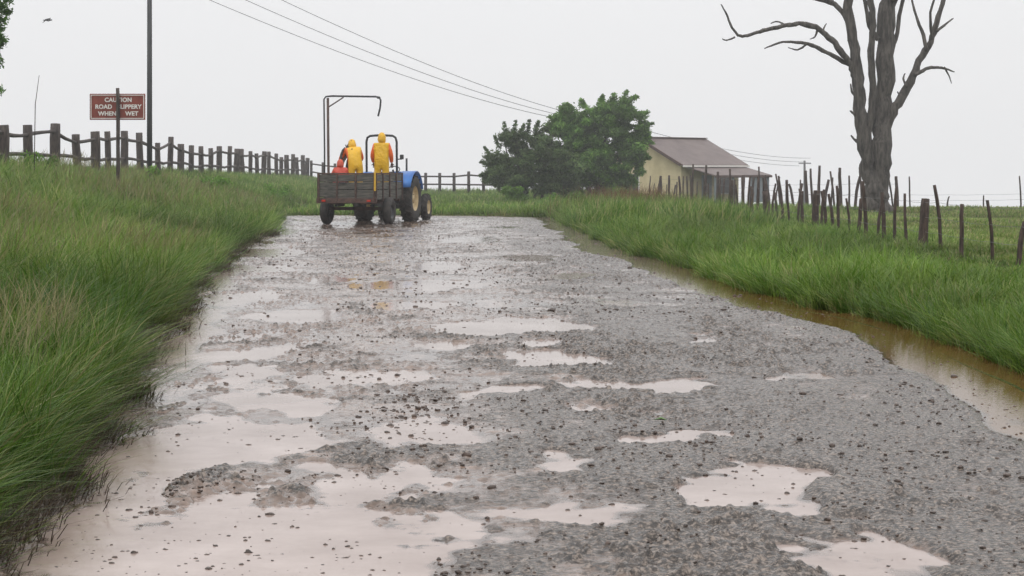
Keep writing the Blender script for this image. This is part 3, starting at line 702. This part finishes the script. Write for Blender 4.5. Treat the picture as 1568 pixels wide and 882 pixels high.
# ---------------------------------------------------------------- wheels
def wheel(tag, parent, loc, R, W, rim, rimmat, lugs=0):
    e = empty(tag, loc); e.parent = parent
    w = W / 2; s = R - rim
    prof = [(-w * .75, rim), (-w * .95, rim + s * .25), (-w, rim + s * .6), (-w * .88, R - .04), (-w * .6, R - .012), (0, R), (w * .6, R - .012), (w * .88, R - .04), (w, rim + s * .6), (w * .95, rim + s * .25), (w * .75, rim)]
    lathe('tyre', prof, M_rubber, e, (0, 0, 0))
    lathe('rim', [(-w * .8, rim + .006), (-w * .7, rim - .02), (-w * .35, rim - .03), (-w * .3, .1), (-w * .45, .09), (-w * .45, .001)], rimmat, e, (0, 0, 0))
    lathe('rim_outer', [(w * .8, rim + .006), (w * .7, rim - .02), (w * .35, rim - .03), (w * .25, rim * .55), (w * .3, .1), (w * .55, .09), (w * .55, .001)], rimmat, e, (0, 0, 0))
    if lugs:
        parts = []
        for i in range(lugs):
            for sd in (-1, 1):
                t0 = 2 * math.pi * (i + (.5 if sd > 0 else 0)) / lugs; t1 = t0 + .22
                def pt(x, t, r_): return (x, r_ * math.cos(t), r_ * math.sin(t))
                dt = .05
                a = [pt(0, t0 - dt, R - .005), pt(0, t0 + dt, R - .005), pt(sd * w * .98, t1 + dt, R - .05), pt(sd * w * .98, t1 - dt, R - .05),
                     pt(0, t0 - dt * .7, R + .028), pt(0, t0 + dt * .7, R + .028), pt(sd * w * 1.02, t1 + dt * .7, R - .012), pt(sd * w * 1.02, t1 - dt * .7, R - .012)]
                parts.append((a, [(4, 5, 6, 7), (0, 1, 5, 4), (1, 2, 6, 5), (2, 3, 7, 6), (3, 0, 4, 7)]))
        joined('lugs', parts, M_rubber, e, False)
    for k in range(6):
        t = k * math.pi / 3
        lathe('nut_%d' % k, [(w * .3, .012), (w * .42, .012), (w * .42, .001)], M_dark, e, (0, .13 * math.cos(t), .13 * math.sin(t)), n=6)
    return e

HD = math.radians(-12)
# ---------------------------------------------------------------- trailer
tl = empty('farm_trailer', (-4.23, 51, .0), HD)
bw = 1.5; bl = 2.6
box('bed', (bw, bl, .05), (0, bl / 2, .69), M_plank, tl)
for i, x in enumerate((-.4, .4)): box('chassis_%d' % i, (.08, bl, .12), (x, bl / 2 + .02, .6), M_rust, tl)
for i, y in enumerate((.12, .9, 1.7, 2.45)): box('cross_member_%d' % i, (bw - .04, .06, .07), (0, y, .632), M_rust, tl)
box('rear_beam', (bw + .1, .07, .13), (0, -.02, .64), M_rust, tl)
for i in range(3):
    z = .82 + i * .2
    box('tail_board_%d' % i, (bw, .03, .185), (random.uniform(-.01, .01), -.02, z), M_plank, tl, rot=(0, random.uniform(-.012, .012), 0))
    for s in (-1, 1): box('side_board_%d_%d' % (i, s), (.03, bl, .185), (s * bw / 2, bl / 2, z), M_plank, tl)
    box('head_board_%d' % i, (bw, .03, .185), (0, bl + .01, z), M_plank, tl)
box('top_rail_rear', (bw + .06, .045, .035), (0, -.02, 1.335), M_rust, tl)
for s in (-1, 1): box('top_rail_side', (.045, bl, .035), (s * bw / 2, bl / 2, 1.335), M_rust, tl)
for i, x in enumerate((-.74, -.25, .25, .74)): box('tail_stanchion_%d' % i, (.05, .03, .72), (x, -.055, .99), M_rust, tl)
for i, y in enumerate((.02, .65, 1.3, 1.95, 2.55)):
    for s in (-1, 1): box('side_stanchion', (.03, .05, .72), (s * (bw / 2 + .032), y, .99), M_rust, tl)
box('yellow_corner_strip', (.05, .02, .5), (.77, -.085, 1.14), M_yel, tl)
box('hasp', (.2, .02, .04), (-.1, -.075, 1.1), M_dark, tl)
for i, x in enumerate((-.6, .6)): box('tail_lamp_%d' % i, (.1, .03, .05), (x, -.075, .64), M_lens, tl)
box('axle', (1.7, .09, .09), (0, 1.0, .42), M_rust, tl)
for s in (-1, 1):
    box('spring', (.07, .7, .07), (s * .5, 1.0, .51), M_dark, tl)
    wheel('trailer_wheel', tl, (s * .84, 1.0, .36), .36, .22, .19, M_dark)
tube('drawbar_l', [(-.35, bl, .56), (0, bl + .85, .48)], .04, M_rust, tl); tube('drawbar_r', [(.35, bl, .56), (0, bl + .85, .48)], .04, M_rust, tl)
br = []
for i in range(9):
    x = -.5 + random.uniform(-.15, .15); y = 1.9 + random.uniform(-.2, .2)
    br.append(tubegeo([(x, y, .75), (x + random.uniform(-.1, .1), y, 1.3), (x + random.uniform(-.12, .2), y + random.uniform(-.1, .1), 1.6 + random.uniform(0, .3)), (x + random.uniform(0, .25), y, 1.85 + random.uniform(0, .42))], [.045, .04, .035, .014], 6, .4, 1))
o = joined('branch_bundle', br, M_bark, tl); o.location = (-.12, 0, 0)

# ---------------------------------------------------------------- tractor
sn, cs = math.sin(-HD), math.cos(HD)
def tl_world(x, y): return (-4.23 + x * cs + y * sn, 51 - x * sn + y * cs)
tx, ty = tl_world(0, 3.85)
tc = empty('tractor', (tx, ty, 0), HD)
for s in (-1, 1): wheel('rear_wheel', tc, (s * .66, 0, .64), .64, .34, .33, M_rim, lugs=20)
for s in (-1, 1): wheel('front_wheel', tc, (s * .62, 1.85, .37), .37, .2, .19, M_rim, lugs=16)
box('rear_axle', (1.1, .2, .22), (0, 0, .64), M_engine, tc)
box('gearbox', (.38, 1.1, .42), (0, .35, .66), M_engine, tc, bevel=.04)
box('engine', (.4, .9, .5), (0, 1.35, .74), M_engine, tc, bevel=.04)
box('front_axle', (1.1, .12, .12), (0, 1.85, .38), M_engine, tc)
box('front_bolster', (.34, .3, .22), (0, 1.95, .5), M_engine, tc)
sec = [(.72, .27, .98, 1.38), (1.1, .27, .98, 1.36), (1.7, .25, .95, 1.29), (2.1, .22, .9, 1.2), (2.22, .19, .86, 1.1)]
V, Fc = [], []
for y, w_, z0, z1 in sec:
    V += [(-w_, y, z0), (-w_, y, z1 - .08), (-w_ * .75, y, z1), (w_ * .75, y, z1), (w_, y, z1 - .08), (w_, y, z0)]
for i in range(len(sec) - 1):
    for k in range(5): Fc.append((i * 6 + k, i * 6 + k + 1, (i + 1) * 6 + k + 1, (i + 1) * 6 + k))
Fc += [(5, 4, 3, 2, 1, 0), tuple(24 + k for k in range(6))]
addmesh('hood', V, Fc, M_blue, tc)
for s in (-1, 1):
    box('headlamp', (.1, .04, .08), (s * .13, 2.225, 1.02), M_white, tc)
    V, Fc = [], []
    for i in range(11):
        t = math.radians(20 + i * 13.5); r_ = .74
        y, z = math.cos(t) * r_, .64 + math.sin(t) * r_
        V += [(s * .46, y, z), (s * .84, y, z), (s * .46, y * .93, .64 + (z - .64) * .93 - .02)]
    for i in range(10):
        Fc += [(i * 3, i * 3 + 1, i * 3 + 4, i * 3 + 3), (i * 3, i * 3 + 3, i * 3 + 5, i * 3 + 2)]
    o = addmesh('mudguard', V, Fc, M_blue, tc, True); m = o.modifiers.new('s', 'SOLIDIFY'); m.thickness = .02
box('footplate', (.9, .7, .04), (0, .45, .62), M_dark, tc)
box('seat', (.42, .4, .1), (0, .05, 1.0), M_dark, tc, bevel=.04)
box('seat_back', (.42, .08, .36), (0, -.16, 1.2), M_dark, tc, rot=(.15, 0, 0), bevel=.03)
tube('steering_column', [(0, .85, 1.1), (0, .58, 1.42)], .03, M_dark, tc)
ring = [(.19 * math.cos(t), .58 + .19 * math.sin(t) * .8, 1.42 + .19 * math.sin(t) * .55) for t in [i * math.pi / 10 for i in range(21)]]
tube('steering_wheel', ring, .014, M_dark, tc)
tube('exhaust', [(.2, 1.3, 1.2), (.2, 1.3, 1.75)], .03, M_dark, tc)
rb = [(-.43, -.12, .9), (-.43, -.14, 1.6), (-.43, -.16, 2.2), (-.4, -.17, 2.31), (-.32, -.17, 2.36), (0, -.17, 2.38), (.32, -.17, 2.36), (.4, -.17, 2.31), (.43, -.16, 2.2), (.43, -.14, 1.6), (.43, -.12, .9)]
tube('roll_bar', rb, .032, M_dark, tc, 10).location = (-.12, 0, 0)
box('work_lamp', (.1, .08, .13), (.45, -.14, 1.78), M_dark, tc, bevel=.02)
tube('lamp_bracket', [(.3, -.14, 1.72), (.45, -.14, 1.72)], .015, M_dark, tc)
tube('top_link', [(0, -.1, .8), (0, -.5, .6)], .025, M_dark, tc)
for s in (-1, 1): tube('lift_arm', [(s * .25, 0, .5), (s * .3, -.6, .45)], .025, M_dark, tc)
box('toolbox', (.2, .3, .18), (.4, .75, .78), M_blue, tc, bevel=.02)

# ---------------------------------------------------------------- people
def suitmat(name, body, sleeve):
    m, nt, b = newmat(name); v = coords(nt, 'Object'); s = N(nt, 'ShaderNodeSeparateXYZ'); nt.links.new(v, s.inputs[0])
    ab = N(nt, 'ShaderNodeMath', operation='ABSOLUTE'); nt.links.new(s.outputs[0], ab.inputs[0])
    gt = N(nt, 'ShaderNodeMath', operation='GREATER_THAN'); nt.links.new(ab.outputs[0], gt.inputs[0]); gt.inputs[1].default_value = .205
    mx = N(nt, 'ShaderNodeMix', data_type='RGBA'); nt.links.new(gt.outputs[0], mx.inputs[0])
    nt.links.new(ramp(nt, noise(nt, v, 6), [(.3, [x * .85 for x in body]), (.7, body)]), mx.inputs[6]); mx.inputs[7].default_value = (*sleeve, 1)
    lt = N(nt, 'ShaderNodeMath', operation='LESS_THAN'); nt.links.new(s.outputs[2], lt.inputs[0]); lt.inputs[1].default_value = .32
    m2 = N(nt, 'ShaderNodeMix', data_type='RGBA'); nt.links.new(lt.outputs[0], m2.inputs[0])
    nt.links.new(mx.outputs[2], m2.inputs[6]); m2.inputs[7].default_value = (.02, .02, .02, 1)
    nt.links.new(m2.outputs[2], b.inputs['Base Color']); b.inputs['Roughness'].default_value = .42
    bump(nt, b, noise(nt, v, 9, 3), .8, .05); return m
M_suitY = suitmat('raincoat_yellow', (.8, .46, .01), (.75, .13, .015)); M_suitR = suitmat('raincoat_red', (.55, .05, .02), (.6, .07, .03))
M_hoodY = simple('hood_yellow', (.66, .36, .01), (.8, .46, .012), 6, .45, .5, .03); M_hoodR = simple('hood_red', (.45, .05, .02), (.6, .08, .03), 6, .45, .3)
def skinobj(name, J, E, mat, parent, sub=2):
    me = bpy.data.meshes.new(name); keys = list(J); me.from_pydata([J[k][0] for k in keys], [], [(keys.index(a), keys.index(b_)) for a, b_ in E])
    o = bpy.data.objects.new(name, me); scene.collection.objects.link(o); o.parent = parent
    me.materials.append(mat)
    m = o.modifiers.new('skin', 'SKIN'); m.use_smooth_shade = True
    sk = me.skin_vertices[0].data
    for i, k in enumerate(keys):
        r_ = J[k][1]; sk[i].radius = r_ if hasattr(r_, '__len__') else (r_, r_)
        sk[i].use_root = (i == 0)
    m = o.modifiers.new('sub', 'SUBSURF'); m.levels = sub; m.render_levels = sub
    return o
def person(name, parent, loc, rz, pose, mat, hoodmat, tilt=0, sc=1):
    e = empty(name, loc, rz); e.parent = parent; e.scale = (sc,) * 3
    J = {'pelvis': ((0, 0, .93), (.2, .15)), 'waist': ((0, 0, 1.12), (.19, .145)), 'chest': ((0, 0, 1.33), (.2, .145)), 'neck': ((0, .01, 1.47), .085), 'neck2': ((0, .02, 1.53), .07)}
    for s, t in ((-1, 'l'), (1, 'r')):
        J['sh' + t] = ((s * .185, 0, 1.4), .088); J['el' + t] = ((s * .26, .02, 1.12), .07); J['wr' + t] = ((s * .25, .16, .93), .052)
        J['hip' + t] = ((s * .1, 0, .84), .125); J['kn' + t] = ((s * .12, .03, .48), .09); J['an' + t] = ((s * .12, 0, .1), .068); J['toe' + t] = ((s * .13, .17, .05), .052)
    J.update({k: (p, J[k][1]) for k, p in pose.items() if k in J})
    E = [('pelvis', 'waist'), ('waist', 'chest'), ('chest', 'neck'), ('neck', 'neck2')]
    for t in 'lr': E += [('chest', 'sh' + t), ('sh' + t, 'el' + t), ('el' + t, 'wr' + t), ('pelvis', 'hip' + t), ('hip' + t, 'kn' + t), ('kn' + t, 'an' + t), ('an' + t, 'toe' + t)]
    skinobj('body', J, E, mat, e)
    for s, t in ((-1, 'l'), (1, 'r')):
        w = Vector(J['wr' + t][0]); el = Vector(J['el' + t][0]); d = (w - el).normalized(); sd = Vector((0, 0, 1)).cross(d)
        if sd.length < .1: sd = Vector((1, 0, 0))
        sd.normalize(); nn = d.cross(sd)
        HJ = {'w': (w, .03), 'p': (w + d * .06, (.04, .02))}; HE = [('w', 'p')]
        for i, (of, ln) in enumerate(((-.03, .07), (-.01, .08), (.01, .075), (.03, .06))):
            a = w + d * .095 + sd * of; HJ['a%d' % i] = (a, .01); HJ['b%d' % i] = (a + d * ln * .5 - nn * .012, .009); HJ['c%d' % i] = (a + d * ln * .75 - nn * .04, .008)
            HE += [('p', 'a%d' % i), ('a%d' % i, 'b%d' % i), ('b%d' % i, 'c%d' % i)]
        HJ['t1'] = (w + d * .05 - s * sd * .05, .012); HJ['t2'] = (w + d * .085 - s * sd * .065 - nn * .01, .01); HE += [('p', 't1'), ('t1', 't2')]
        skinobj('hand_' + t, HJ, HE, M_skin, e, 1)
    n2 = Vector(J['neck2'][0]); he = empty('head', n2 + Vector((0, .02, .08))); he.parent = e; he.scale = (.9,) * 3
    he.rotation_euler = (tilt, 0, pose.get('turn', 0))
    bm = bmesh.new(); bmesh.ops.create_icosphere(bm, subdivisions=4, radius=1)
    for v in bm.verts:
        x, y, z = v.co; wj = 1 - .28 * max(0, -z)
        nose = .2 * math.exp(-(x / .16) ** 2 - ((z + .15) / .22) ** 2) if y > 0 else 0
        brow = -.06 * math.exp(-((abs(x) - .35) / .18) ** 2 - ((z - .08) / .14) ** 2) if y > 0 else 0
        ear = .16 * math.exp(-(y / .16) ** 2 - (z / .2) ** 2) if abs(x) > .7 else 0
        v.co = (x * .075 * wj * (1 + ear), y * (.095 + .02 * (z > 0)) * (1 + nose + brow), z * .118)
    me = bpy.data.meshes.new('face'); bm.to_mesh(me); bm.free(); me.polygons.foreach_set('use_smooth', [True] * len(me.polygons)); me.materials.append(M_skin)
    o = bpy.data.objects.new('face', me); scene.collection.objects.link(o); o.parent = he
    for s in (-1, 1):
        bm = bmesh.new(); bmesh.ops.create_uvsphere(bm, u_segments=10, v_segments=8, radius=.011); me = bpy.data.meshes.new('eye'); bm.to_mesh(me); bm.free(); me.materials.append(M_eye)
        o = bpy.data.objects.new('eye', me); scene.collection.objects.link(o); o.parent = he; o.location = (s * .028, .088, .008)
    tube('mouth', [(-.024, .084, -.052), (0, .093, -.054), (.024, .084, -.052)], .005, M_hair, he)
    V, Fc = [], []; nu, nv = 26, 14
    for j in range(nv + 1):
        ph = math.pi * (.02 + .8 * j / nv)
        for i in range(nu + 1):
            th = math.radians(130) + math.radians(280) * i / nu
            fl = 1 + .9 * max(0, j / nv - .62)
            wr_ = 1 + .03 * math.sin(5 * th + j)
            V.append((math.cos(th) * math.sin(ph) * .108 * fl * wr_, math.sin(th) * math.sin(ph) * .132 * fl * wr_ - .012, math.cos(ph) * .155 + .004 - .05 * max(0, j / nv - .7)))
    for j in range(nv):
        for i in range(nu): Fc.append((j * (nu + 1) + i, j * (nu + 1) + i + 1, (j + 1) * (nu + 1) + i + 1, (j + 1) * (nu + 1) + i))
    o = addmesh('hood', V, Fc, hoodmat, he, True); m = o.modifiers.new('s', 'SOLIDIFY'); m.thickness = .012
    return e
fz = .715
person('farm_worker', tl, (.36, 2.0, fz), .1, {}, M_suitY, M_hoodY, sc=.97)
person('farm_worker_x', tl, (-.28, 1.75, fz), .5, {'chest': (-.06, .22, 1.22), 'waist': (-.02, .07, 1.08), 'neck': (-.03, .34, 1.31), 'neck2': (-.02, .39, 1.35), 'shl': (-.24, .22, 1.27), 'shr': (.14, .24, 1.3), 'ell': (-.36, .3, 1.03), 'wrl': (-.3, .5, .95), 'elr': (.24, .32, 1.04), 'wrr': (.18, .52, .96)}, M_suitY, M_hoodY, tilt=-.45, sc=.97)
cr = {'pelvis': (0, 0, .42), 'waist': (0, .06, .6), 'chest': (0, .12, .8), 'neck': (0, .15, .93), 'neck2': (0, .17, .98), 'shl': (-.18, .12, .87), 'shr': (.18, .12, .87), 'ell': (-.25, .28, .65), 'elr': (.25, .28, .65), 'wrl': (-.15, .48, .6), 'wrr': (.15, .48, .6),
      'hipl': (-.1, .02, .38), 'hipr': (.1, .02, .38), 'knl': (-.15, .4, .5), 'knr': (.15, .4, .5), 'anl': (-.13, .28, .1), 'anr': (.13, .28, .1), 'toel': (-.14, .44, .05), 'toer': (.14, .44, .05)}
person('farm_worker_y', tl, (-.45, .95, fz - .0), .4, cr, M_suitR, M_hoodR, tilt=-.2, sc=.82)

# ---------------------------------------------------------------- bird
bd = empty('bird', (wx(74, 60), 60, wz(31, 60)), .5)
skinobj('body', {'c': ((0, 0, 0), .035), 'n': ((.07, 0, .01), .022), 'h': ((.1, 0, .015), .022), 'b': ((.125, 0, .01), .006), 't': ((-.08, 0, 0), .018), 'u': ((-.17, .02, 0), .006), 'v': ((-.17, -.02, 0), .006)}, [('c', 'n'), ('n', 'h'), ('h', 'b'), ('c', 't'), ('t', 'u'), ('t', 'v')], M_dark, bd, 1)
for s in (-1, 1):
    addmesh('wing', [(.04, s * .02, .01), (.05, s * .12, .07), (-.02, s * .24, .02), (-.1, s * .33, -.08), (-.06, s * .14, .04), (-.05, s * .02, .01)], [(0, 1, 4, 5), (1, 2, 3, 4)], M_dark, bd)
addmesh('fallen_leaf', [(.82, 11.55, .035), (.86, 11.5, .05), (.9, 11.53, .036), (.87, 11.6, .045)], [(0, 1, 2, 3)], simple('fallen_leaf', (.05, .12, .02), (.08, .16, .03)))

# ---------------------------------------------------------------- mist (real scattering volume over the whole place)
mm = bpy.data.materials.new('mist'); mm.use_nodes = True; nt = mm.node_tree
nt.nodes.remove(nt.nodes['Principled BSDF'])
vs = N(nt, 'ShaderNodeVolumeScatter'); vs.inputs['Density'].default_value = .0017; vs.inputs['Color'].default_value = (.98, .985, 1, 1); vs.inputs['Anisotropy'].default_value = .3
nt.links.new(vs.outputs[0], nt.nodes['Material Output'].inputs['Volume'])
o = box('mist', (700, 300, 90), (0, 172, 30), mm, None, bevel=0)

# ---------------------------------------------------------------- world, sun, camera
w = bpy.data.worlds.new('World'); scene.world = w; w.use_nodes = True; nt = w.node_tree
bg = nt.nodes['Background']; bg.inputs['Strength'].default_value = .122
sky = N(nt, 'ShaderNodeTexSky', sky_type='NISHITA'); sky.sun_disc = False
sky.sun_elevation = math.radians(60); sky.sun_rotation = math.radians(30); sky.dust_density = 5; sky.air_density = 1
tcn = N(nt, 'ShaderNodeTexCoord'); sp = N(nt, 'ShaderNodeSeparateXYZ'); nt.links.new(tcn.outputs['Generated'], sp.inputs[0])
cr_ = ramp(nt, sp.outputs[2], [(0, (.83, .835, .85)), (.12, (.845, .85, .87)), (1, (1, 1, 1))])
ml = N(nt, 'ShaderNodeMapRange'); ml.inputs[1].default_value = 0.02; ml.inputs[2].default_value = .8; ml.inputs[3].default_value = 10.2; ml.inputs[4].default_value = 12.8
nt.links.new(sp.outputs[2], ml.inputs[0])
vm = N(nt, 'ShaderNodeVectorMath', operation='SCALE'); nt.links.new(cr_, vm.inputs[0]); nt.links.new(ml.outputs[0], vm.inputs['Scale'])
mx = N(nt, 'ShaderNodeMix', data_type='RGBA'); mx.inputs[0].default_value = .95
nt.links.new(sky.outputs[0], mx.inputs[6]); nt.links.new(vm.outputs[0], mx.inputs[7]); nt.links.new(mx.outputs[2], bg.inputs['Color'])
sun = bpy.data.lights.new('sun', 'SUN'); sun.energy = .7; sun.angle = math.radians(25); sun.color = (1, .97, .93)
so = bpy.data.objects.new('sun', sun); scene.collection.objects.link(so); so.rotation_euler = (math.radians(28), math.radians(8), math.radians(-30))
cam = bpy.data.cameras.new('camera'); co = bpy.data.objects.new('camera', cam); scene.collection.objects.link(co)
co.location = (0, 0, H); co.rotation_euler = (math.pi / 2, 0, 0); cam.lens = 70; cam.sensor_width = 36; cam.shift_y = -185 / 1568
cam.clip_start = .1; cam.clip_end = 5000
scene.camera = co
for nm in ('farm_worker_x', 'farm_worker_y'):
    bpy.data.objects[nm].name = 'farm_worker'
scene.view_settings.view_transform = 'Standard'; scene.view_settings.look = 'None'; scene.view_settings.exposure = 0
